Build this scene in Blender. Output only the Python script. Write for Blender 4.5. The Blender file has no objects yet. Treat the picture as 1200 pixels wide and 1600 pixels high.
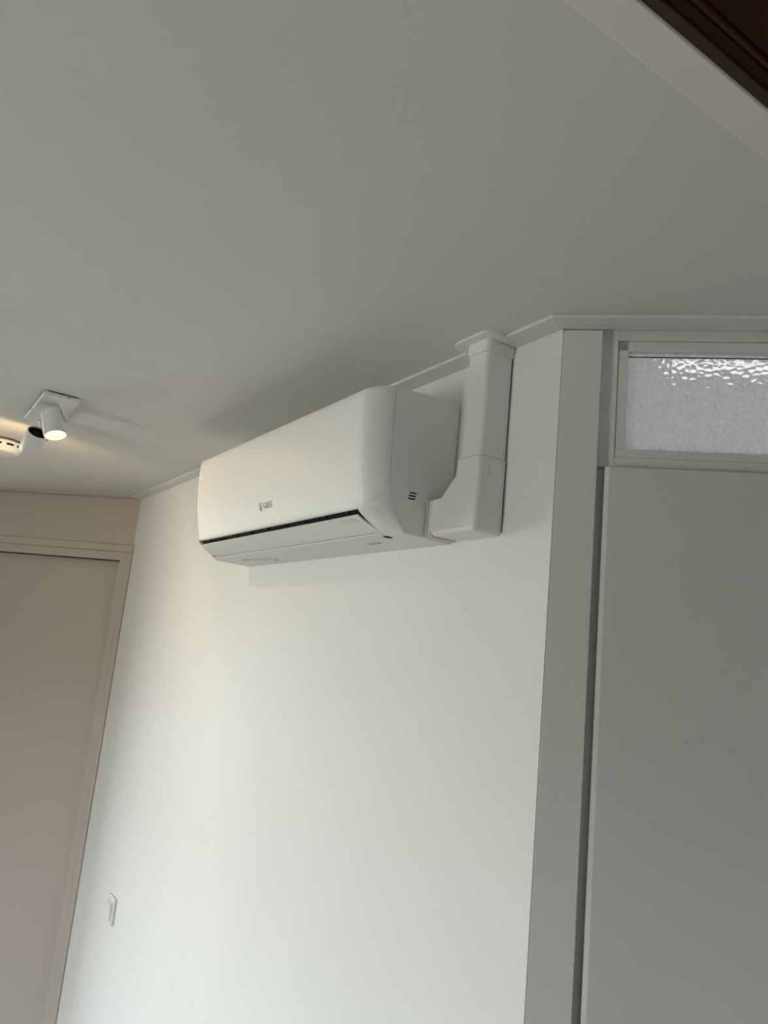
import bpy, bmesh, math, random
from mathutils import Vector, Matrix
import numpy as np

scn = bpy.context.scene
col = scn.collection
ZO = 2.394                      # height of the underside of the cornice; measured z values are relative to it
CEIL = 2.400
L = 2.2378                      # length of the main wall
S45 = math.sqrt(.5)
U = Vector((S45, S45, 0))       # along the two slanted walls
N = Vector((S45, -S45, 0))      # their normal, into the room

# ------------------------------------------------------------------ camera
cam_d = bpy.data.cameras.new('camera'); cam = bpy.data.objects.new('camera', cam_d); col.objects.link(cam)
X = Vector((0.5572080, 0.8245814, 0.0979015))
Y = Vector((0.1054355, -0.1872036, 0.9766464))
B = Vector((0.8236520, -0.5338729, -0.1912515))
cam.matrix_world = Matrix(((X.x, Y.x, B.x, 3.0225), (X.y, Y.y, B.y, -0.8048), (X.z, Y.z, B.z, -0.5299 + ZO), (0, 0, 0, 1)))
cam_d.sensor_fit = 'VERTICAL'; cam_d.sensor_height = 32.0; cam_d.lens = 32.0 * 1182.78 / 1600
cam_d.clip_start = .02
scn.camera = cam

# ------------------------------------------------------------------ exposure, world, light
scn.view_settings.view_transform = 'Standard'; scn.view_settings.look = 'None'
scn.view_settings.exposure = 0.0; scn.view_settings.gamma = 1.0; scn.view_settings.use_curve_mapping = False
w = bpy.data.worlds.new('sky'); scn.world = w; w.use_nodes = True
nt_ = w.node_tree; bg_ = nt_.nodes['Background']       # bright overcast sky above, dimmer green-grey ground below the horizon
tc_ = nt_.nodes.new('ShaderNodeTexCoord'); sp_ = nt_.nodes.new('ShaderNodeSeparateXYZ'); nt_.links.new(tc_.outputs['Generated'], sp_.inputs[0])
mr_ = nt_.nodes.new('ShaderNodeMapRange'); mr_.inputs[1].default_value = -.02; mr_.inputs[2].default_value = .04
nt_.links.new(sp_.outputs['Z'], mr_.inputs[0])
mx_ = nt_.nodes.new('ShaderNodeMix'); mx_.data_type = 'RGBA'; nt_.links.new(mr_.outputs[0], mx_.inputs['Factor'])
mx_.inputs['A'].default_value = (.48, .49, .44, 1); mx_.inputs['B'].default_value = (1.48, 1.58, 1.64, 1)
nt_.links.new(mx_.outputs['Result'], bg_.inputs[0]); bg_.inputs[1].default_value = 37

def area(name, loc, direction, sx, sy, power, color, spread=180):
    d = bpy.data.lights.new(name, 'AREA'); d.shape = 'RECTANGLE'; d.size = sx; d.size_y = sy
    d.energy = power; d.color = color; d.spread = math.radians(spread)
    o = bpy.data.objects.new(name, d); col.objects.link(o); o.location = loc
    o.rotation_euler = Vector(direction).to_track_quat('-Z', 'Y').to_euler()
    return o
# daylight through the two windows of the window wall (y = -3.2)
WY = -3.6
WINS = [(-7.0, -3.9, .30, 2.20), (1.55, 2.05, .45, 1.85)]
for (a_, b_, c_, d_) in WINS:
    o_ = area('window_daylight', ((a_ + b_) / 2, WY - .09, (c_ + d_) / 2), (0, 1, 0), b_ - a_, d_ - c_, 1, (1, 1, 1))
    o_.data.cycles.is_portal = True
HL = Vector((L, 0, 0)) + U * 2.15 - N * 1.0
area('hall_fill', (HL.x, HL.y, 1.5), tuple(-U), 1.2, 1.4, 42, (.95, .95, 1.0))  # fill light added in the unseen hall; no window is built there

# ------------------------------------------------------------------ materials
def paint(name, c, rough=.45, bump=.02, scale=220., var=.03, stretch=(1, 1, 1), marks=()):
    m = bpy.data.materials.new(name); m.use_nodes = True; nt = m.node_tree; b = nt.nodes['Principled BSDF']
    b.inputs['Roughness'].default_value = rough
    tc = nt.nodes.new('ShaderNodeTexCoord'); mp = nt.nodes.new('ShaderNodeMapping'); mp.inputs['Scale'].default_value = stretch
    nt.links.new(tc.outputs['Object'], mp.inputs[0])
    n1 = nt.nodes.new('ShaderNodeTexNoise'); n1.inputs['Scale'].default_value = scale; n1.inputs['Detail'].default_value = 3
    n2 = nt.nodes.new('ShaderNodeTexNoise'); n2.inputs['Scale'].default_value = 2.3; n2.inputs['Detail'].default_value = 4
    nt.links.new(mp.outputs[0], n1.inputs['Vector']); nt.links.new(tc.outputs['Object'], n2.inputs['Vector'])
    mr = nt.nodes.new('ShaderNodeMapRange'); mr.inputs[1].default_value = .3; mr.inputs[2].default_value = .7
    mr.inputs[3].default_value = 1 - var; mr.inputs[4].default_value = 1 + var * .3
    nt.links.new(n2.outputs[0], mr.inputs[0])
    mx = nt.nodes.new('ShaderNodeVectorMath'); mx.operation = 'SCALE'; mx.inputs[0].default_value = c[:3]
    nt.links.new(mr.outputs[0], mx.inputs['Scale'])
    out = mx.outputs[0]
    for (p, r, k) in marks:       # small scuffs, each a soft noisy spot at its own place on the wall
        ds = nt.nodes.new('ShaderNodeVectorMath'); ds.operation = 'DISTANCE'; ds.inputs[1].default_value = p
        nz = nt.nodes.new('ShaderNodeTexNoise'); nz.inputs['Scale'].default_value = 1.6 / r
        ad = nt.nodes.new('ShaderNodeMath'); ad.operation = 'MULTIPLY_ADD'; ad.inputs[1].default_value = r * 1.8
        nt.links.new(tc.outputs['Object'], ds.inputs[0]); nt.links.new(tc.outputs['Object'], nz.inputs['Vector'])
        nt.links.new(nz.outputs[0], ad.inputs[0]); nt.links.new(ds.outputs['Value'], ad.inputs[2])
        q = nt.nodes.new('ShaderNodeMapRange'); q.inputs[1].default_value = r * .9; q.inputs[2].default_value = r * 1.9
        q.inputs[3].default_value = k; q.inputs[4].default_value = 1.0
        nt.links.new(ad.outputs[0], q.inputs[0])
        s = nt.nodes.new('ShaderNodeVectorMath'); s.operation = 'SCALE'
        nt.links.new(out, s.inputs[0]); nt.links.new(q.outputs[0], s.inputs['Scale']); out = s.outputs[0]
    nt.links.new(out, b.inputs['Base Color'])
    bp = nt.nodes.new('ShaderNodeBump'); bp.inputs['Strength'].default_value = bump * 5; bp.inputs['Distance'].default_value = .001
    nt.links.new(n1.outputs[0], bp.inputs['Height']); nt.links.new(bp.outputs[0], b.inputs['Normal'])
    return m

def lamp_mat(name, c, s):
    m = bpy.data.materials.new(name); m.use_nodes = True; b = m.node_tree.nodes['Principled BSDF']
    b.inputs['Base Color'].default_value = (*c, 1); b.inputs['Emission Color'].default_value = (*c, 1); b.inputs['Emission Strength'].default_value = s
    return m

M = {}
M['wall'] = paint('wall_paint', (.86, .87, .85), .55, marks=[
    ((2.056, 0, 1.960), .0035, .80), ((2.065, 0, 1.953), .003, .82), ((1.02, 0, 1.006), .020, .93),
    ((1.16, 0, 1.018), .022, .94), ((1.142, 0, 1.167), .012, .94)])
M['ceil'] = paint('ceiling_paint', (.70, .70, .66), .6, .02, 150)
M['left'] = paint('left_wall_taupe', (.50, .445, .39), .5)  # darker taupe on the left wall, its door and its cornice
M['trim'] = paint('trim_gloss_paint', (.72, .715, .69), .35, .02, 60, .02, (6, 6, .4))
def dp(s, z): v = Vector((L, 0, 0)) + U * s; return (v.x, v.y, z + ZO)
M['beam'] = paint('beam_paint', (.80, .75, .72), .5, .02, 60, .02, (6, .4, 6))
M['door'] = paint('door_paint', (.66, .655, .63), .4, .015, 120, .03, marks=[
    (dp(.1955, -.5956), .006, .90), (dp(.2142, -.5918), .005, .88), (dp(.2545, -.6012), .008, .90), (dp(.2335, -.711), .004, .92)])
M['plastic'] = paint('white_plastic', (.83, .835, .815), .48, .003, 400, .005)
M['plastic_cover'] = paint('duct_plastic', (.82, .815, .79), .38, .005, 400, .005)
M['gasket'] = paint('cream_gasket', (.74, .70, .62), .6, .01, 300, .02)
M['dark'] = paint('dark_plastic', (.012, .012, .012), .6, .01, 300, .1)
M['vane'] = paint('grey_vane', (.10, .10, .10), .5, .01, 300, .1)
M['print'] = paint('grey_print', (.50, .50, .50), .5, .0, 300, .02)
M['pale_print'] = paint('pale_print', (.70, .70, .69), .5, .0, 300, .02)
M['label'] = paint('grey_label', (.48, .48, .46), .5, .0, 300, .05)
M['sticker'] = paint('pale_sticker', (.74, .74, .72), .3, .0, 300, .03)
M['metal'] = paint('white_lacquer', (.78, .78, .75), .4, .01, 300, .01)
M['black'] = paint('black_inside', (.02, .017, .014), .7, .01, 300, .1)
M['olive'] = paint('stained_edge', (.080, .058, .034), .5, .02, 80, .1)
M['brown'] = paint('dark_stained_wood', (.034, .009, .004), .45, .05, 40, .25, (1, .08, 1))
M['brown_line'] = paint('brown_moulding', (.075, .03, .010), .45, .05, 40, .2, (1, .08, 1))
for k_ in ('brown', 'brown_line', 'olive', 'black', 'dark'): M[k_].node_tree.nodes['Principled BSDF'].inputs['Specular IOR Level'].default_value = .12
M['floor'] = paint('oak_laminate', (.15, .13, .11), .5, .03, 30, .12, (1, .1, 1))
M['bulb'] = lamp_mat('warm_bulb', (1, .74, .40), 2.2)
M['bulb_core'] = lamp_mat('warm_bulb_core', (1, .85, .55), 14)
M['glow_emitter'] = lamp_mat('hall_glow_emitter', (1, .98, 1), 2.2)
M['far'] = paint('far_wall_paint', (.30, .285, .265), .6)
M['hall'] = paint('hall_paint', (.70, .69, .71), .6)
g = bpy.data.materials.new('pebbled_glass'); g.use_nodes = True; gb = g.node_tree.nodes['Principled BSDF']
gb.inputs['Transmission Weight'].default_value = .55; gb.inputs['Roughness'].default_value = .14; gb.inputs['IOR'].default_value = 1.5
gb.inputs['Base Color'].default_value = (.90, .895, .90, 1)
M['glass'] = g
gg = bpy.data.materials.new('bulb_glass'); gg.use_nodes = True; gb = gg.node_tree.nodes['Principled BSDF']
gb.inputs['Roughness'].default_value = .2; gb.inputs['Base Color'].default_value = (.75, .6, .3, 1)
gb.inputs['Emission Color'].default_value = (1, .62, .22, 1); gb.inputs['Emission Strength'].default_value = .75
M['bulb_rim'] = gg

# ------------------------------------------------------------------ mesh helpers
def link(name, bm, mat, parent=None, smooth=False, loc=None):
    me = bpy.data.meshes.new(name); bmesh.ops.recalc_face_normals(bm, faces=bm.faces); bm.to_mesh(me); bm.free()
    me.materials.append(M[mat] if isinstance(mat, str) else mat)
    o = bpy.data.objects.new(name, me); col.objects.link(o)
    if smooth:
        for p in me.polygons: p.use_smooth = True
    if parent: o.parent = parent
    return o
def struct(o): o['kind'] = 'structure'; return o
def thing(name, label, cat, loc, group=None):
    o = bpy.data.objects.new(name, None); col.objects.link(o); o.location = loc
    o.empty_display_size = .05; o['label'] = label; o['category'] = cat
    if group: o['group'] = group
    return o
def adopt(root):                 # parts are built in world coordinates: keep them there under a root that stands at its base
    for c in root.children:
        c.matrix_parent_inverse = Matrix.Translation(root.location).inverted()
def box(bm, a, b, mat=None):
    vs = [bm.verts.new((x, y, z)) for x in (a[0], b[0]) for y in (a[1], b[1]) for z in (a[2], b[2])]
    if mat is not None:
        for v in vs: v.co = mat @ v.co
    F = [(0, 1, 3, 2), (4, 6, 7, 5), (0, 4, 5, 1), (2, 3, 7, 6), (0, 2, 6, 4), (1, 5, 7, 3)]
    return [bm.faces.new([vs[i] for i in f]) for f in F]
def bevel(o, wd, seg=2, ang=30):
    m = o.modifiers.new('bevel', 'BEVEL'); m.width = wd; m.segments = seg; m.limit_method = 'ANGLE'; m.angle_limit = math.radians(ang)
    m.harden_normals = False
    return o
def sbox(bm, s0, s1, n0, n1, z0, z1, org=Vector((0, 0, 0))):   # box in slanted-wall coordinates (z relative to cornice)
    mt = Matrix(((U.x, N.x, 0, org.x), (U.y, N.y, 0, org.y), (0, 0, 1, ZO), (0, 0, 0, 1)))
    return box(bm, (s0, n0, z0), (s1, n1, z1), mt)
def prism(bm, pts, z0, z1):      # plan polygon extruded vertically
    a = [bm.verts.new((p[0], p[1], z0)) for p in pts]; b = [bm.verts.new((p[0], p[1], z1)) for p in pts]
    bm.faces.new(a); bm.faces.new(b[::-1])
    for i in range(len(pts)):
        j = (i + 1) % len(pts); bm.faces.new((a[i], a[j], b[j], b[i]))
def xprism(bm, prof, x0, x1):    # (depth, z) outline extruded along the main wall; depth is measured out of the wall
    a = [bm.verts.new((x0, -d, z + ZO)) for d, z in prof]; b = [bm.verts.new((x1, -d, z + ZO)) for d, z in prof]
    bm.faces.new(a); bm.faces.new(b[::-1])
    for i in range(len(prof)):
        j = (i + 1) % len(prof); bm.faces.new((a[i], a[j], b[j], b[i]))
def tube(bm, p0, p1, r0, r1=None, n=32, cap0=True, cap1=True):
    r1 = r0 if r1 is None else r1
    p0, p1 = Vector(p0), Vector(p1); q = (p1 - p0).to_track_quat('Z', 'Y')
    A = [bm.verts.new(p0 + q @ Vector((math.cos(t) * r0, math.sin(t) * r0, 0))) for t in [2 * math.pi * i / n for i in range(n)]]
    C = [bm.verts.new(p1 + q @ Vector((math.cos(t) * r1, math.sin(t) * r1, 0))) for t in [2 * math.pi * i / n for i in range(n)]]
    for i in range(n): bm.faces.new((A[i], A[(i + 1) % n], C[(i + 1) % n], C[i]))
    if cap0: bm.faces.new(A[::-1])
    if cap1: bm.faces.new(C)
def lathe(bm, org, axis, prof, n=48):   # prof: (distance along axis, radius)
    q = Vector(axis).to_track_quat('Z', 'Y'); rings = []
    for (h, r) in prof:
        if r < 1e-6: rings.append([bm.verts.new(Vector(org) + q @ Vector((0, 0, h)))])
        else: rings.append([bm.verts.new(Vector(org) + q @ Vector((math.cos(2 * math.pi * i / n) * r, math.sin(2 * math.pi * i / n) * r, h))) for i in range(n)])
    for A, C in zip(rings, rings[1:]):
        for i in range(n):
            j = (i + 1) % n
            if len(A) == 1 and len(C) == 1: continue
            if len(A) == 1: bm.faces.new((A[0], C[j], C[i]))
            elif len(C) == 1: bm.faces.new((A[i], A[j], C[0]))
            else: bm.faces.new((A[i], A[j], C[j], C[i]))

# ================================================================== THE SETTING
T = .12
bm = bmesh.new()        # main wall, ends in a softly rounded outside corner
prism(bm, [(0, 0), (L, 0), (L + .001 * S45, .001 * S45), (L - .033 * S45, .035 * S45), (L - .2, .3), (-.2, .3)], 0, CEIL)
struct(bevel(link('wall_main', bm, 'wall'), .002, 3))
bm = bmesh.new(); LS = -1.35      # left wall with its door opening
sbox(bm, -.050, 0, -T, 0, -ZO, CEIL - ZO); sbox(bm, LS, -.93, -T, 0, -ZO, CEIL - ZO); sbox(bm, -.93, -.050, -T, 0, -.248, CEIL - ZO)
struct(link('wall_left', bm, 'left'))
e = U * LS
bm = bmesh.new(); box(bm, (-7.8, e.y, 0), (e.x, e.y + T, CEIL)); struct(link('wall_far_left', bm, 'far'))
bm = bmesh.new(); box(bm, (-7.92, WY - .1, 0), (-7.8, e.y + T, CEIL)); struct(link('wall_end', bm, 'far'))
bm = bmesh.new()        # window wall behind the camera
xs = -7.8
for (a, b, z0, z1) in WINS:
    box(bm, (xs, WY - .1, 0), (a, WY, CEIL)); box(bm, (a, WY - .1, 0), (b, WY, z0)); box(bm, (a, WY - .1, z1), (b, WY, CEIL)); xs = b
box(bm, (xs, WY - .1, 0), (4.4, WY, CEIL + .4))
struct(link('wall_window', bm, 'far'))
for k, (a, b, z0, z1) in enumerate(WINS):
    bm = bmesh.new()
    for f in ((a, z0, a + .06, z1), (b - .06, z0, b, z1), (a + .06, z0, b - .06, z0 + .06), (a + .06, z1 - .06, b - .06, z1)):
        box(bm, (f[0], WY - .03, f[1]), (f[2], WY + .03, f[3]))
    struct(link('window_%d' % (k + 2), bm, 'trim'))
bm = bmesh.new(); box(bm, (-7.9, WY - .1, -.1), (5.2, 5.5, 0)); struct(link('floor', bm, 'floor'))
bm = bmesh.new(); BX = 2.6432
prism(bm, [(-7.9, WY - .1), (BX, WY - .1), (BX, BX - L + .02), (L - .01, .012), (L - .2, .3), (-7.9, .3)], CEIL, CEIL + .1); struct(link('ceiling', bm, 'ceil'))
bm = bmesh.new(); box(bm, (-8.0, WY - .2, CEIL + .4), (4.5, 3.5, CEIL + .5)); struct(link('leak_cover', bm, 'brown'))  # unseen slab added over everything to stop sky light leaking in
bm = bmesh.new(); box(bm, (4.3, WY - .1, 0), (4.4, 2.3, CEIL + .4)); struct(link('wall_right_end', bm, 'wall'))

# beam: white board, stained edge, dark wood face and dark wood ceiling over the viewer
bm = bmesh.new(); box(bm, (BX + .0006, WY, CEIL - .0025), (2.6806, .445, CEIL + .06)); struct(bevel(link('trim_1', bm, 'beam'), .0015, 3))
tr1 = bpy.data.objects['trim_1']
bm = bmesh.new(); xy = [(2.6806, CEIL + .001), (2.6890, CEIL + .003), (2.6890, CEIL + .06), (2.6806, CEIL + .06)]
A = [bm.verts.new((x, WY, z)) for x, z in xy]; C = [bm.verts.new((x, .445, z)) for x, z in xy]
bm.faces.new(A); bm.faces.new(C[::-1])
for i in range(4): bm.faces.new((A[i], A[(i + 1) % 4], C[(i + 1) % 4], C[i]))
link('edge_strip', bm, 'olive', tr1)
bm = bmesh.new(); box(bm, (2.6892, WY, CEIL + .006), (2.7000, .445, CEIL + .4)); link('wood_face', bm, 'brown', tr1)
bm = bmesh.new(); box(bm, (2.7002, WY, CEIL + .008), (2.7045, .445, CEIL + .02)); box(bm, (2.7002, WY, CEIL + .02), (2.702, .445, CEIL + .03))
bevel(link('moulding', bm, 'brown_line', tr1), .0015, 2)
for k in range(13):
    x0 = 2.7047 + k * .124
    bm = bmesh.new(); box(bm, (x0, WY, CEIL + .012), (x0 + .120, x0 - L + .01, CEIL + .03))
    bevel(link('board', bm, 'brown', tr1), .002, 2)
bm = bmesh.new(); prism(bm, [(2.70, WY), (4.3, WY), (4.3, 4.3 - L + .05), (2.70, 2.70 - L + .05)], CEIL + .031, CEIL + .05); link('board_backing', bm, 'brown', tr1)

# cornice: flat batten 40 x 6 mm round the top of the walls
D = .040; t8 = math.tan(math.radians(22.5))
def outer(x, sgn): return None
va = Vector((0, 0)); A2 = (-D * (t8), -D)     # inside corner on the left: bisector of 135 degrees
# intersection of y=-D with the left wall offset by D
def mitre(org_x):
    # points with y=-D and (x-org_x, y).N = D  ->  (x-org)*S45 + D*S45 = D
    return (org_x + (D - D * S45) / S45, -D)
m0 = mitre(0); m1 = mitre(L)
def corn(name, pts):
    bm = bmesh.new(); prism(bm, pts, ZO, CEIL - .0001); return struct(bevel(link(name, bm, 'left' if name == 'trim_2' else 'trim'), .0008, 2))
el = U * LS; elo = el + N * D
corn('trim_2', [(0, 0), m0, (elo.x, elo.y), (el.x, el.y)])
corn('trim_3', [(0, 0), (2.0770, 0), (2.0770, -D), m0])
corn('trim_4', [(2.1335, 0), (L, 0), m1, (2.1335, -D)])
er = Vector((L, 0, 0)) + U * .573; ero = er + N * D
corn('trim_5', [(L, 0), (er.x, er.y), (ero.x, ero.y), m1])

# door 1 in the left wall
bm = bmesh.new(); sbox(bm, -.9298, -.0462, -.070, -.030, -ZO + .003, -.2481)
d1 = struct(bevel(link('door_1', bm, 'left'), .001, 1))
bm = bmesh.new()
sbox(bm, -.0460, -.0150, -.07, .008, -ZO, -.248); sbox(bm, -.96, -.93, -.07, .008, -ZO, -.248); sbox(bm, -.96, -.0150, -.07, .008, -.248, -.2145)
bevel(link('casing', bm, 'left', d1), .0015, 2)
bm = bmesh.new()
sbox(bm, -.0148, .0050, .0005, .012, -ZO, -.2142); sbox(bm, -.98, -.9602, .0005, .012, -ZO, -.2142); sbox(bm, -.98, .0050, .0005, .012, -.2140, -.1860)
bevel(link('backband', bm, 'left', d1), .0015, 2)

# right wall: post, frame, pebbled transom pane, smooth door
E0 = Vector((L, 0, 0)); RO = -.014
bm = bmesh.new(); sbox(bm, .0012, .0605, RO - .02, 0, -ZO, -.0005, E0); struct(bevel(link('trim_6', bm, 'trim'), .0012, 2))
SW = .93   # far jamb
bm = bmesh.new()
RB = RO - .004
sbox(bm, .045, .0855, -.055, RO, -.2140, CEIL - ZO, E0); sbox(bm, .0855, SW, -.055, RO, -.0112, CEIL - ZO, E0)
sbox(bm, .045, .0855, -.055, -.026, -ZO, -.2140, E0); sbox(bm, .0855, SW, -.055, RO, -.2140, -.1985, E0); sbox(bm, SW, 3.0, -.10, RO, -ZO, CEIL - ZO, E0)
struct(bevel(link('wall_right', bm, 'trim'), .0008, 2))
bm = bmesh.new()
sbox(bm, .0860, .1012, -.05, RO - .002, -.1848, -.0118, E0)
sbox(bm, .0860, SW - .001, -.05, RO - .002, -.0275, -.0118, E0)
wf = struct(bevel(link('window_1', bm, 'trim'), .0008, 2))
bm = bmesh.new(); sbox(bm, .0860, SW - .001, -.05, RO - .0012, -.1980, -.1850, E0); bevel(link('glazing_bead', bm, 'trim', wf), .001, 2)
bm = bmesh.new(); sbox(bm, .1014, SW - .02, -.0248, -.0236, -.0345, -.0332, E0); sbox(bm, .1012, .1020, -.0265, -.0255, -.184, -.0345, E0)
link('gap_shadow', bm, 'dark', wf)  # dark strips painted in for the shadowed gap at the glazing bead
# pebbled pane: real relief
random.seed(4); rng = np.random.default_rng(5)
gx0, gx1, gz0, gz1 = .1005, .62, -.186, -.0270
cs = .0105; nx = int((gx1 - gx0) / .0012); nz = int((gz1 - gz0) / .0012)
xs_ = np.linspace(gx0, gx1, nx); zs_ = np.linspace(gz0, gz1, nz)
ci = int((gx1 - gx0) / cs) + 3; cj = int((gz1 - gz0) / (cs * .8)) + 3
px_ = (np.arange(ci)[:, None] - 1 + rng.uniform(-.1, 1.1, (ci, cj))) * cs + gx0
pz_ = (np.arange(cj)[None, :] - 1 + rng.uniform(-.1, 1.1, (ci, cj))) * cs * .8 + gz0
GX, GZ = np.meshgrid(xs_, zs_, indexing='ij')
d1_ = np.full(GX.shape, 9.); d2_ = np.full(GX.shape, 9.)
for a, b in zip(px_.ravel(), pz_.ravel()):
    dd = np.hypot(GX - a, (GZ - b) * 1.25)
    d2_ = np.minimum(d2_, np.maximum(dd, d1_)); d1_ = np.minimum(d1_, dd)
ed = np.clip((d2_ - d1_) / cs, 0, 1)
H = .0036 * (1 - np.exp(-ed * 2.6)) 
for _ in range(2):
    H[1:-1, 1:-1] = (H[1:-1, 1:-1] * 2 + H[:-2, 1:-1] + H[2:, 1:-1] + H[1:-1, :-2] + H[1:-1, 2:]) / 6
P0 = np.array([E0.x, E0.y, ZO])
def wpt(s, n_, z): return P0 + np.stack([s * U.x + n_ * N.x, s * U.y + n_ * N.y, z], -1)
front = wpt(GX, H - .0275, GZ).reshape(-1, 3)
back = wpt(np.array([gx0, gx1, gx1, gx0]), np.full(4, -.0315), np.array([gz0, gz0, gz1, gz1]))
vs = [tuple(v) for v in front] + [tuple(v) for v in back]; nb = len(front)
idx = lambda i, j: i * nz + j
fs = [(idx(i, j), idx(i + 1, j), idx(i + 1, j + 1), idx(i, j + 1)) for i in range(nx - 1) for j in range(nz - 1)]
fs.append((nb, nb + 3, nb + 2, nb + 1))
fs.append(tuple([nb] + [nb + 1] + [idx(i, 0) for i in range(nx - 1, -1, -1)]))
fs.append(tuple([nb + 2, nb + 3] + [idx(i, nz - 1) for i in range(nx)]))
fs.append(tuple([nb + 3, nb] + [idx(0, j) for j in range(nz)]))
fs.append(tuple([nb + 1, nb + 2] + [idx(nx - 1, j) for j in range(nz - 1, -1, -1)]))
me = bpy.data.meshes.new('glass_pane'); me.from_pydata(vs, [], fs); me.materials.append(M['glass'])
for k, p in enumerate(me.polygons): p.use_smooth = k < (nx - 1) * (nz - 1)
gp = bpy.data.objects.new('glass_pane', me); col.objects.link(gp); gp.parent = wf
# rest of the transom beyond the frame edge
bm = bmesh.new(); sbox(bm, .622, SW, -.05, RO - .002, -.1848, -.0275, E0); link('end_panel', bm, 'trim', wf)

bm = bmesh.new(); sbox(bm, .0785, SW - .01, -.034, -.001, -ZO + .008, -.2170, E0)
d2 = struct(bevel(link('door_2', bm, 'door'), .0012, 2))
bm = bmesh.new(); 
pr_ = [(.0722, -.034), (.0722, -.0105), (.0728, -.0090), (.0780, -.0022), (.0784, -.0018), (.0784, -.034)]
prism(bm, [tuple((E0 + U * a_ + N * b_).xy) for a_, b_ in pr_], .008, ZO - .2160); link('edge_bead', bm, 'metal', d2)  # lighter finish paints in the light that the bead's chamfer catches

# hall behind the pebbled pane
bm = bmesh.new()
sbox(bm, -.06, 2.3, -2.2, -2.1, -ZO, CEIL - ZO, E0); sbox(bm, .26, .32, -2.1, -.101, -ZO, CEIL - ZO, E0 + U * -.3); sbox(bm, 2.2, 2.3, -2.1, -.10, -ZO, CEIL - ZO, E0)
struct(link('wall_hall', bm, 'hall'))
bm = bmesh.new(); sbox(bm, .01, 2.3, -2.2, -.053, CEIL - ZO, CEIL - ZO + .1, E0); struct(link('ceiling_hall', bm, 'hall'))
t = thing('hall_glow', 'added glow strip making a blurred bright band behind top of pebbled glass', 'light', tuple(E0 + U * .62 + N * -.19 + Vector((0, 0, CEIL))))
bm = bmesh.new(); sbox(bm, .17, 1.1, -.118, -.070, -.004, .0055, E0); bevel(link('housing', bm, 'metal', t), .002, 2)
bm = bmesh.new(); sbox(bm, .175, 1.095, -.116, -.072, -.012, -.0042, E0); bevel(link('glow_strip', bm, 'glow_emitter', t), .004, 3)  # emitter added to give the pane its bright upper band; source unseen
adopt(t)

# ================================================================== AIR CONDITIONER
X0, X1 = 1.1537, 1.9987
XC = (X0 + X1) / 2; HW = (X1 - X0) / 2
ac = thing('air_conditioner', 'white wall-mounted split air conditioner unit high on the white wall', 'air conditioner', (XC, 0, ZO - .3235))
prof = [(.001, -.0680), (.0586, -.0690), (.104, -.0715), (.1405, -.0750), (.1400, -.12), (.1375, -.187), (.1352, -.2448), (.1298, -.2683), (.121, -.2883), (.1071, -.3074), (.0951, -.3205), (.045, -.3215), (.001, -.3232)]
bm = bmesh.new(); xprism(bm, prof, X0, X1)
body = bevel(link('body', bm, 'plastic', ac), .0012, 2, 40)

R = .040
def kfun(x):
    e = max(0.0, abs(x - XC) - (HW - R)) / R
    return math.sqrt(max(0.0, 1 - e * e)), e
def xcols(a, b):
    out = [a + (b - a) * i / 24 for i in range(25)]
    for t in [i / 14 for i in range(15)]:
        q = R * math.sin(t * math.pi / 2)
        out += [X1 - R + q, X0 + R - q]
    return sorted(set(round(x, 6) for x in out if a - 1e-6 <= x <= b + 1e-6))
def grid(bm, xsx, f, rows):
    V = [[bm.verts.new(f(x, r)) for r in rows] for x in xsx]
    for i in range(len(xsx) - 1):
        for j in range(len(rows) - 1):
            try: bm.faces.new((V[i][j], V[i + 1][j], V[i + 1][j + 1], V[i][j + 1]))
            except ValueError: pass
# front panel
PP = [(.1405, -.0752), (.155, -.0750), (.166, -.0753), (.174, -.0768), (.179, -.0797), (.1815, -.0850), (.1825, -.095), (.1823, -.115), (.1815, -.135), (.1803, -.155),
      (.1785, -.175), (.1762, -.195), (.1735, -.212), (.1705, -.228), (.1675, -.242), (.1645, -.256), (.1615, -.268), (.1585, -.280), (.1565, -.2825), (.153, -.2825)]
def fpan(x, r):
    k, e = kfun(x); d, z = PP[r]
    sb = .1352 + (.1405 - .1352) * max(0, min(1, (z + .245) / .17))
    dd = sb + (d - sb) * k if r > 0 else .1405
    eb = min(1, max(0, (abs(x - XC) - (HW - .052)) / .052)); rise = .037 * (1 - math.sqrt(max(0, 1 - eb ** 2)))
    if z < -.16: z = -.16 + (z + .16) * ((.1225 - rise) / .1225)
    return (x, -dd, z + ZO)
bm = bmesh.new(); grid(bm, xcols(X0, X1), fpan, range(len(PP)))
bmesh.ops.remove_doubles(bm, verts=bm.verts, dist=1e-6)
pan = link('front_panel', bm, 'plastic', ac, True)
# lower casing: right and left cheeks plus the lip under the louvre
CP = [(.148, -.232), (.155, -.262), (.1575, -.2835), (.154, -.2875), (.148, -.2925), (.137, -.2995), (.122, -.3085), (.110, -.3160), (.0951, -.3206)]
SP = [(.1350, -.236), (.1330, -.250), (.1300, -.2660), (.1255, -.277), (.1215, -.2860), (.1150, -.2955), (.1075, -.3055), (.1015, -.3130), (.0951, -.3206)]
def fchin(x, r):
    k, e = kfun(x); c, s = CP[r], SP[r]
    return (x, -(s[0] + (c[0] - s[0]) * k) - .0003, s[1] + (c[1] - s[1]) * k + ZO)
LX0, LX1 = 1.1830, 1.9420
bm = bmesh.new(); grid(bm, xcols(LX1, X1), fchin, range(len(CP))); grid(bm, xcols(X0, LX0), fchin, range(len(CP)))
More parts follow.
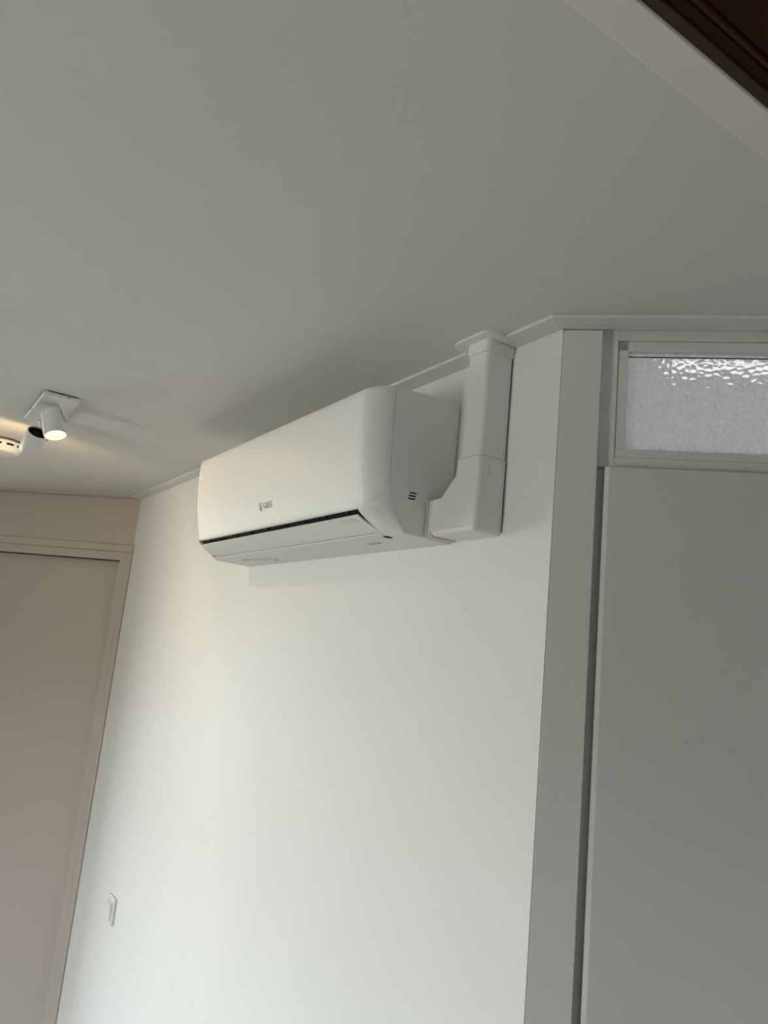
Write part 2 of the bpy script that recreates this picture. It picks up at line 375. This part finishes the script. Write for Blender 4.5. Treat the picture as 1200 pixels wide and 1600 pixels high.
# side faces of the outlet recess and the lip under it
for x in (LX0, LX1):
    V = [bm.verts.new(fchin(x, r)) for r in range(len(CP))]; V.append(bm.verts.new((x, -.10, -.262 + ZO))); bm.faces.new(V)
xprism(bm, [(.1060, -.3172), (.0951, -.3206), (.085, -.3190), (.100, -.3100)], LX0, LX1)
chin = link('lower_casing', bm, 'plastic', ac, True)
m = chin.modifiers.new('es', 'EDGE_SPLIT'); m.split_angle = math.radians(35)
# dark outlet behind the louvre
bm = bmesh.new(); xprism(bm, [(.1500, -.262), (.1500, -.2790), (.1405, -.2885), (.1085, -.3105), (.098, -.310), (.120, -.262)], LX0 + .0005, LX1 - .0005)
link('air_outlet', bm, 'dark', ac)
for k in range(9):
    x = LX0 + .05 + k * (LX1 - LX0 - .1) / 8
    bm = bmesh.new(); xprism(bm, [(.1525, -.272), (.1530, -.2825), (.1470, -.2860), (.140, -.2875), (.140, -.272)], x, x + .0016); link('vane', bm, 'vane', ac)
# louvre: gently curved flap with chamfered ends that leave the small dark triangles
def flv(x, r, off):
    t = r / 8; d = .1495 + (.1085 - .1495) * t; z = -.2922 + (-.3160 + .2922) * t; bow = .0022 * math.sin(math.pi * t)
    nd, nz2 = .51, -.86
    return (x, -(d + nd * (bow - off)), z + nz2 * (bow - off) + ZO)
bm = bmesh.new()
def lend(t): return max(0, .62 - t) / .62 * .0125
def lendL(t): return .0015 + max(0, t - .35) / .65 * .0125
for off in (0, .003):
    V = []
    for i in range(31):
        V.append([bm.verts.new(flv((LX0 + lendL(r / 8)) + (LX1 - .0006 - lend(r / 8) - LX0 - lendL(r / 8)) * i / 30, r, off)) for r in range(9)])
    if off == 0: V0 = V
    for i in range(30):
        for j in range(8): bm.faces.new((V[i][j], V[i + 1][j], V[i + 1][j + 1], V[i][j + 1]))
for i in range(30):
    for j in (0, 8): bm.faces.new((V0[i][j], V0[i + 1][j], V[i + 1][j], V[i][j]))
for j in range(8):
    for i in (0, 30): bm.faces.new((V0[i][j], V0[i][j + 1], V[i][j + 1], V[i][j]))
lv = link('louvre', bm, 'plastic', ac, True); m = lv.modifiers.new('es', 'EDGE_SPLIT'); m.split_angle = math.radians(40)
# raised stamp outline on the louvre
def lvpt(x, t, h): return Vector(flv(x, t * 8, -h))
bm = bmesh.new()
def lstrip(xa, xb, ta, tb, h=.0006):
    P = [lvpt(xa, ta, h), lvpt(xb, ta, h), lvpt(xb, tb, h), lvpt(xa, tb, h)]; Q = [lvpt(xa, ta, -.0005), lvpt(xb, ta, -.0005), lvpt(xb, tb, -.0005), lvpt(xa, tb, -.0005)]
    a = [bm.verts.new(p) for p in P]; b = [bm.verts.new(p) for p in Q]
    bm.faces.new(a); bm.faces.new(b[::-1])
    for i in range(4): bm.faces.new((a[i], a[(i + 1) % 4], b[(i + 1) % 4], b[i]))
xa, xb = 1.862, 1.918
lstrip(xa, xb, .10, .13); lstrip(xa, xb, .27, .30); lstrip(xa, xa + .0015, .13, .27); lstrip(xb - .0015, xb, .13, .27)
link('stamp', bm, 'sticker', lv)
bm = bmesh.new()
for k in range(14):
    x = xa + .006 + k * .0032; lstrip(x, x + .0018 + .0008 * (k % 3), .17, .23, .0004)
link('stamp_print', bm, 'sticker', lv)
# louvre seam: a thin raised rib along the lip
bm = bmesh.new(); xprism(bm, [(.1090, -.3168), (.1082, -.3186), (.1050, -.3196), (.1030, -.3172)], LX0, LX1 + .004); bevel(link('lip_rib', bm, 'plastic', ac), .0004, 1)
# side sound slots
bm = bmesh.new()
for k in range(3):
    y0 = -.0925 + .0; z0 = -.2490 - k * .0052
    mt = Matrix.Translation((X1, -.088 - (k - 1) * .0012, z0 + ZO)) @ Matrix.Rotation(math.radians(2), 4, 'X')
    box(bm, (-.001, -.0072, -.0011), (.0006, .0072, .0011), mt)
link('side_slot', bm, 'dark', ac)
# raised seam between body side and lower casing
seam = [(.1352, -.2448), (.1335, -.256), (.1298, -.2683), (.1258, -.279), (.121, -.2883), (.1145, -.298), (.1071, -.3074), (.0951, -.3205)]
seamU = [(.1405, -.0750), (.1403, -.12), (.1380, -.187), (.1352, -.2448)]
def ribbon(name, pts, wdt, h, mat):
    bm = bmesh.new()
    for (a, b) in zip(pts, pts[1:]):
        d = Vector((b[0] - a[0], b[1] - a[1])).normalized(); nn = Vector((-d.y, d.x)) * wdt
        q = [(a[0] - nn.x, a[1] - nn.y), (a[0] + nn.x, a[1] + nn.y), (b[0] + nn.x, b[1] + nn.y), (b[0] - nn.x, b[1] - nn.y)]
        xprism(bm, q, X1 - .0012, X1 + h)
    return link(name, bm, mat, ac)
ribbon('seam_lip', seam, .0008, .0010, 'sticker')
ribbon('seam_gap', seamU, .0004, .0004, 'label')
# under-side marks: label, arrow recess, folded sticker
bm = bmesh.new(); box(bm, (1.841, -.0700, ZO - .3226), (1.877, -.0600, ZO - .3208)); link('rating_label', bm, 'label', ac)
bm = bmesh.new(); prism(bm, [(1.940, -.100), (1.948, -.0925), (1.9425, -.0822), (1.9375, -.086)], ZO - .3222, ZO - .3204); link('drain_notch', bm, 'dark', ac)
bm = bmesh.new()
random.seed(11)
for k in range(9):
    x = 1.262 + k * .0145; y = -.062 + .022 * (k / 8) + random.uniform(-.006, .006)
    prism(bm, [(x, y - .006), (x + .017, y - .009), (x + .020, y + .004), (x + .006, y + .008)], ZO - .3236 - .0002 * (k % 3), ZO - .3212)
st = link('sticker', bm, 'sticker', ac); st['label'] = 'crumpled pale sticker'
bm = bmesh.new(); prism(bm, [(1.386, -.036), (1.400, -.037), (1.396, -.034), (1.384, -.033)], ZO - .3240, ZO - .3214); link('sticker_edge', bm, 'vane', ac)
# maker's mark and word on the front panel
YL, ZL = -.1742, -.2395
def txt(s, x, z, size, mat, name, parent):
    c = bpy.data.curves.new(name, 'FONT'); c.body = s; c.size = size; c.extrude = .0003; c.offset = size * .012; c.resolution_u = 3
    o = bpy.data.objects.new('tmp', c); col.objects.link(o); bpy.context.view_layer.update()
    me = bpy.data.meshes.new_from_object(o.evaluated_get(bpy.context.evaluated_depsgraph_get())); me.name = name
    bpy.data.objects.remove(o)
    r = bpy.data.objects.new(name, me); col.objects.link(r); me.materials.clear(); me.materials.append(M[mat])
    r.parent = parent; r.matrix_basis = Matrix.Translation((x, YL, z + ZO)) @ Matrix.Rotation(math.radians(90 + 12), 4, 'X')
    return r
def panel_y(z):
    for (a, b) in zip(PP[5:], PP[6:]):
        if b[1] <= z <= a[1]: return -(a[0] + (b[0] - a[0]) * (z - a[1]) / (b[1] - a[1]))
    return -.17
YL = panel_y(-.2450) - .0006
txt('GREE', 1.5745, -.2450, .0185, 'print', 'maker_word', ac)
bm = bmesh.new()       # emblem: ring broken by a slanted arrow shape
mt = Matrix.Translation((1.562, panel_y(-.2390) - .0008, -.2390 + ZO)) @ Matrix.Rotation(math.radians(12), 4, 'X')
for i in range(20):
    a0, a1 = math.radians(40 + i * 14), math.radians(40 + (i + 1) * 14)
    q = [(math.cos(a) * r * .8, math.sin(a) * r) for a, r in ((a0, .0088), (a1, .0088), (a1, .0060), (a0, .0060))]
    v = [bm.verts.new(mt @ Vector((p[0], 0, p[1]))) for p in q]; w2 = [bm.verts.new(mt @ Vector((p[0], -.0004, p[1]))) for p in q]
    bm.faces.new(v); bm.faces.new(w2[::-1])
    for k in range(4): bm.faces.new((v[k], v[(k + 1) % 4], w2[(k + 1) % 4], w2[k]))
box(bm, (.0005, -.0004, -.0095), (.0028, .0003, .002), mt); box(bm, (.0005, -.0004, -.0005), (.0068, .0003, .002), mt)
link('emblem', bm, 'print', ac)
adopt(ac)

# ================================================================== PIPE DUCT
du = thing('pipe_duct', 'white plastic pipe duct rising from air conditioner to the ceiling', 'duct', (2.10, 0, ZO - .319))
DR = 2.1275; DLX = 2.0775; DD = .0545
def rrect(x0, x1, d1, r):      # plan outline with rounded front corners, wall side square
    P = [(x0, -.0006), (x1, -.0006)]
    for i in range(7):
        a = math.radians(i * 15); P.append((x1 - r + r * math.cos(a), -(d1 - r) - r * math.sin(a)))
    for i in range(7):
        a = math.radians(90 + i * 15); P.append((x0 + r + r * math.cos(a), -(d1 - r) - r * math.sin(a)))
    return P
def sm(o, ang=35):
    for p in o.data.polygons: p.use_smooth = True
    m = o.modifiers.new('es', 'EDGE_SPLIT'); m.split_angle = math.radians(ang); o.modifiers.new('wn', 'WEIGHTED_NORMAL'); return o
bm = bmesh.new(); prism(bm, rrect(DLX, DR, DD, .007), ZO - .1975, ZO - .017); sm(link('trunking', bm, 'plastic_cover', du))
bm = bmesh.new(); prism(bm, rrect(DLX - .0025, DR + .004, DD + .0028, .0085), ZO - .0185, CEIL - .0045); sm(link('collar', bm, 'plastic_cover', du))
# ceiling flange with a large rounded outline
bm = bmesh.new(); P = [(2.1330, -.0375), (2.1330, -.0402)]
def arc(cx, cy, r, a0, a1, n=9): return [(cx + r * math.cos(math.radians(a0 + (a1 - a0) * i / n)), cy + r * math.sin(math.radians(a0 + (a1 - a0) * i / n))) for i in range(n + 1)]
P = [(2.0530, -.0408)] + arc(2.072, -.0555, .020, 180, 270) + arc(2.131, -.0555, .020, 270, 360) + [(2.1510, -.0408)]
prism(bm, P, CEIL - .0045, CEIL - .0002); bevel(sm(link('ceiling_flange', bm, 'plastic_cover', du)), .0015, 2, 50)
# dark shadow joint against the wall
bm = bmesh.new(); box(bm, (DR - .0015, -.0011, ZO - .1975), (DR + .0012, -.0001, ZO - .0185)); box(bm, (2.1290, -.0011, ZO - .3130), (2.1304, -.0001, ZO - .1975)); link('wall_joint', bm, 'vane', du)
# elbow cover: slanted shoulder, rounded bottom
CL, CR = 2.0735, 2.1290
out = [(CR, -.196), (CR, -.308)]
out += [(CR - .009 + .009 * math.cos(math.radians(a)), -.3100 - .009 * math.sin(math.radians(a))) for a in (0, 22, 45, 67, 90)]
out += [(2.024 - .010 * math.sin(math.radians(a)), -.309 - .010 * math.cos(math.radians(a))) for a in (0, 22, 45, 67, 90)]
out += [(2.0140, -.262), (2.0155, -.2585), (2.020, -.2572), (2.0345, -.2570), (2.0385, -.2545), (2.0700, -.2235), (CL, -.2165), (CL, -.196)]
bm = bmesh.new(); dd = .0565; rings = []
cx = sum(p[0] for p in out) / len(out); cz = sum(p[1] for p in out) / len(out)
from mathutils.geometry import intersect_line_line
def inset(poly, t):
    n = len(poly); res = []
    for i in range(n):
        a, b, c = Vector(poly[i - 1]), Vector(poly[i]), Vector(poly[(i + 1) % n])
        d1 = (b - a).normalized(); d2 = (c - b).normalized()
        n1 = Vector((d1.y, -d1.x)); n2 = Vector((d2.y, -d2.x)); s = (n1 + n2)
        s = s / max(.35, (1 + n1.dot(n2)))
        res.append(tuple(b + s * t))
    return res
sg = -1 if inset(out, .001)[0][0] > out[0][0] else 1
levels = [(0.0006, 0), (dd - .008, 0)] + [(dd - .008 + .008 * math.sin(math.radians(a)), .008 * (1 - math.cos(math.radians(a)))) for a in (15, 30, 45, 60, 75, 90)] + [(dd, .0095)]
for (dpt, ins) in levels:
    pl = inset(out, sg * ins) if ins else out
    for i, q in enumerate(out):
        if pl is out: break
        kx = 1.0 if q[0] > 2.08 or q[1] < -.30 else .25
        px, pz = q[0] + (pl[i][0] - q[0]) * kx, q[1] + (pl[i][1] - q[1]) * kx
        if q[0] < 2.036: px = q[0]; pz = pz if q[1] < -.30 else q[1]
        pl[i] = (px, pz)
    pl = [(p[0], min(p[1], -.196)) if abs(out[i][1] + .196) > 1e-6 else (p[0], -.196) for i, p in enumerate(pl)]
    rings.append([bm.verts.new((p[0], -dpt, p[1] + ZO)) for p in pl])
for A_, C_ in zip(rings, rings[1:]):
    for i in range(len(A_)):
        j = (i + 1) % len(A_)
        bm.faces.new((A_[i], A_[j], C_[j], C_[i]))
bm.faces.new(rings[0]); bm.faces.new(rings[-1][::-1])
sm(link('elbow_cover', bm, 'plastic_cover', du), 45)
bm = bmesh.new(); prism(bm, rrect(DLX - .003, DR + .0017, .0573, .0085), ZO - .1962, ZO - .1955); link('joint_line', bm, 'label', du)
# clip outline pressed into the right cheek
bm = bmesh.new(); xw = CR
box(bm, (xw - .001, -.0345, ZO - .2265), (xw + .0004, -.0335, ZO - .2110)); box(bm, (xw - .001, -.0335, ZO - .2265), (xw + .0004, -.0265, ZO - .2255)); box(bm, (xw - .001, -.0335, ZO - .2118), (xw + .0002, -.0285, ZO - .2112))
link('clip_outline', bm, 'label', du)
# cream gaskets between unit and elbow
def gask(x0, x1, g_, mat):
    bm = bmesh.new(); d0 = .0555 + g_; P = [(0.0006, -.3195 - g_)]
    r = .012
    P += [(d0 - r + r * math.cos(math.radians(a)), -.3195 - g_ + r - r * math.sin(math.radians(a))) for a in (90, 67, 45, 22, 0)]
    r2 = .006
    P += [(d0 - r2 + r2 * math.cos(math.radians(a)), -.2555 + g_ - r2 + r2 * math.sin(math.radians(a))) for a in (0, 30, 60, 90)]
    P += [(.0006, -.2555 + g_)]
    xprism(bm, P, x0, x1); return sm(link('gasket', bm, mat, du))
gk = gask(X1 + .0003, 2.0055, .0015, 'gasket'); gask(2.0058, 2.0070, -.0005, 'label'); gask(2.0072, 2.0138, .0010, 'gasket')
adopt(du)

# ================================================================== SPOT LAMP
sl = thing('ceiling_spotlight', 'white twin-head ceiling spotlight bar with one warm bulb glowing', 'lamp', (1.035, -.530, CEIL))
bm = bmesh.new(); box(bm, (.893, -.570, ZO - .006), (1.176, -.490, ZO + .0025)); bevel(link('base_plate', bm, 'metal', sl), .0015, 2)
bm = bmesh.new(); box(bm, (.903, -.562, ZO + .0025), (1.166, -.498, CEIL)); link('plate_gap_shadow', bm, 'black', sl)  # black filler stands for the shadow line between plate and ceiling
bm = bmesh.new(); tube(bm, (1.1755, -.516, ZO - .0018), (1.1768, -.516, ZO - .0018), .0016, n=12)
link('screw', bm, 'black', sl)
bm = bmesh.new(); tube(bm, (1.00, -.5695, ZO - .0018), (1.00, -.5708, ZO - .0018), .0028, n=12)
link('screw', bm, 'black', sl)
def head(tp, axis, ln, r, stem_xy, lit, side):
    ax = Vector(axis).normalized(); tp = Vector(tp); hd = None
    bm = bmesh.new()
    pr = [(0, r - .0022), (.0, r - .0012), (.0012, r), (ln - .001, r), (ln, r - .0008), (ln, r - .0022), (ln - .014, r - .0024), (.012, r - .0024), (0, r - .0022)]
    lathe(bm, tp, ax, pr); hd = link('lamp_head', bm, 'metal', sl, True); m = hd.modifiers.new('es', 'EDGE_SPLIT'); m.split_angle = math.radians(40)
    bm = bmesh.new(); lathe(bm, tp, ax, [(.004, r - .0026), (.016, r - .0026), (.016, .012), (.006, .010), (.006, 0)]); link('rear_lining', bm, 'black', hd, True)
    # bracket: short stem and side arm
    sx, sy = stem_xy
    bm = bmesh.new(); tube(bm, (sx, sy, ZO - .0055), (sx, sy, ZO - .013), .0095, n=24)
    side = Vector(side).normalized()
    pivot = tp + ax * (ln * .38) + side * (r + .0035)
    a = Vector((sx, sy, ZO - .013))
    qv = (pivot - a); up = qv.normalized(); wv = side.cross(up).normalized()
    for (p, h) in ((a, .0085), ):
        P = []
        for s0 in (-1, 1):
            P.append([a + wv * .0125 + side * s0 * .0028, a - wv * .0125 + side * s0 * .0028, pivot - wv * .0055 + side * s0 * .0022, pivot + wv * .0055 + side * s0 * .0022])
        v = [[bm.verts.new(p_) for p_ in row] for row in P]
        bm.faces.new(v[0]); bm.faces.new(v[1][::-1])
        for i in range(4): bm.faces.new((v[0][i], v[0][(i + 1) % 4], v[1][(i + 1) % 4], v[1][i]))
    link('bracket', bm, 'metal', sl)
    bm = bmesh.new(); tube(bm, pivot - side * .005, pivot + side * .0028, .0026, n=16); link('pivot', bm, 'label', sl)
    # bulb inside the mouth
    bm = bmesh.new(); lathe(bm, tp, ax, [(ln - .012, 0.012), (ln - .009, .0185), (ln - .004, r - .0035), (ln - .0015, r - .0030)]); link('bulb_reflector', bm, 'bulb_rim', hd, True)
    bm = bmesh.new(); lathe(bm, tp, ax, [(ln - .0105, 0), (ln - .0095, .016), (ln - .0085, .0195), (ln - .012, .0195), (ln - .012, 0)]); link('bulb', bm, 'bulb', hd, True)
    bm = bmesh.new(); lathe(bm, tp, ax, [(ln - .0090, .0065), (ln - .0070, .009), (ln - .0075, .013), (ln - .0092, .0145), (ln - .0095, .0065)]); link('bulb_ring', bm, 'bulb_core', hd, True)
    l = bpy.data.lights.new('spot', 'SPOT'); l.energy = lit; l.color = (1, .68, .40); l.spot_size = math.radians(176); l.spot_blend = .35; l.shadow_soft_size = .012
    lo = bpy.data.objects.new('bulb_light', l); col.objects.link(lo); lo.location = tp + ax * (ln + .002)
    lo.rotation_euler = ax.to_track_quat('-Z', 'Y').to_euler(); lo.parent = hd
head((1.098, -.534, ZO - .024), (.27, .215, -.938), .062, .0262, (1.118, -.515), 1.7, (.45, .88, .1))
head((.953, -.539, ZO - .046), (-.734, -.116, -.669), .062, .0255, (.945, -.540), 3.4, (.1, .98, .1))
adopt(sl)

# ================================================================== SMOKE DETECTOR
sd = thing('smoke_detector', 'small round white smoke detector on the ceiling behind spotlight', 'smoke detector', (.528, -.569, CEIL))
c0 = (.528, -.572, CEIL)
bm = bmesh.new(); lathe(bm, c0, (0, 0, -1), [(0.0002, 0), (.0002, .047), (.006, .047), (.006, 0)]); link('mounting_base', bm, 'vane', sd, True)
bm = bmesh.new(); lathe(bm, c0, (0, 0, -1), [(.0065, 0), (.0065, .050), (.010, .053), (.018, .0535), (.026, .0525), (.038, .048), (.042, .040), (.043, .02), (.043, 0)]); sm(link('housing', bm, 'plastic', sd), 50)
for k in range(10):
    if k in (5,): continue
    a0 = math.radians(k * 36 + 4); bm = bmesh.new(); P = []
    for i in range(6):
        a = a0 + math.radians(22) * i / 5
        P.append((a, ))
    ri, ro = .0515, .0541
    v = [[bm.verts.new((c0[0] + r * math.cos(p[0]), c0[1] + r * math.sin(p[0]), CEIL - z)) for p in P] for (r, z) in ((ri, .0165), (ro, .0165), (ro, .0225), (ri, .0225))]
    for j in range(4):
        for i in range(5): bm.faces.new((v[j][i], v[j][i + 1], v[(j + 1) % 4][i + 1], v[(j + 1) % 4][i]))
    for i in (0, 5): bm.faces.new([v[j][i] for j in range(4)])
    link('vent_slot', bm, 'dark', sd)
adopt(sd)

# ================================================================== LIGHT SWITCH
sw = thing('light_switch', 'white square rocker light switch on white wall near left door', 'light switch', (.435, 0, ZO - 1.384))
bm = bmesh.new(); box(bm, (.398, -.0085, ZO - 1.423), (.474, -.0003, ZO - 1.344)); bevel(link('frame', bm, 'plastic', sw), .0055, 4)
bm = bmesh.new(); box(bm, (.409, -.0105, ZO - 1.411), (.463, -.009, ZO - 1.356)); bevel(link('rocker_surround', bm, 'plastic', sw), .0008, 2)
bm = bmesh.new()
vv = [(.411, -.0105), (.461, -.0105)]
a = [bm.verts.new(p) for p in ((.412, -.0105, ZO - 1.408), (.460, -.0105, ZO - 1.408), (.460, -.0105, ZO - 1.359), (.412, -.0105, ZO - 1.359))]
b = [bm.verts.new(p) for p in ((.412, -.0125, ZO - 1.408), (.460, -.0125, ZO - 1.408), (.460, -.0150, ZO - 1.359), (.412, -.0150, ZO - 1.359))]
bm.faces.new(a); bm.faces.new(b[::-1])
for i in range(4): bm.faces.new((a[i], a[(i + 1) % 4], b[(i + 1) % 4], b[i]))
bevel(link('rocker', bm, 'plastic', sw), .0008, 2)
adopt(sw)
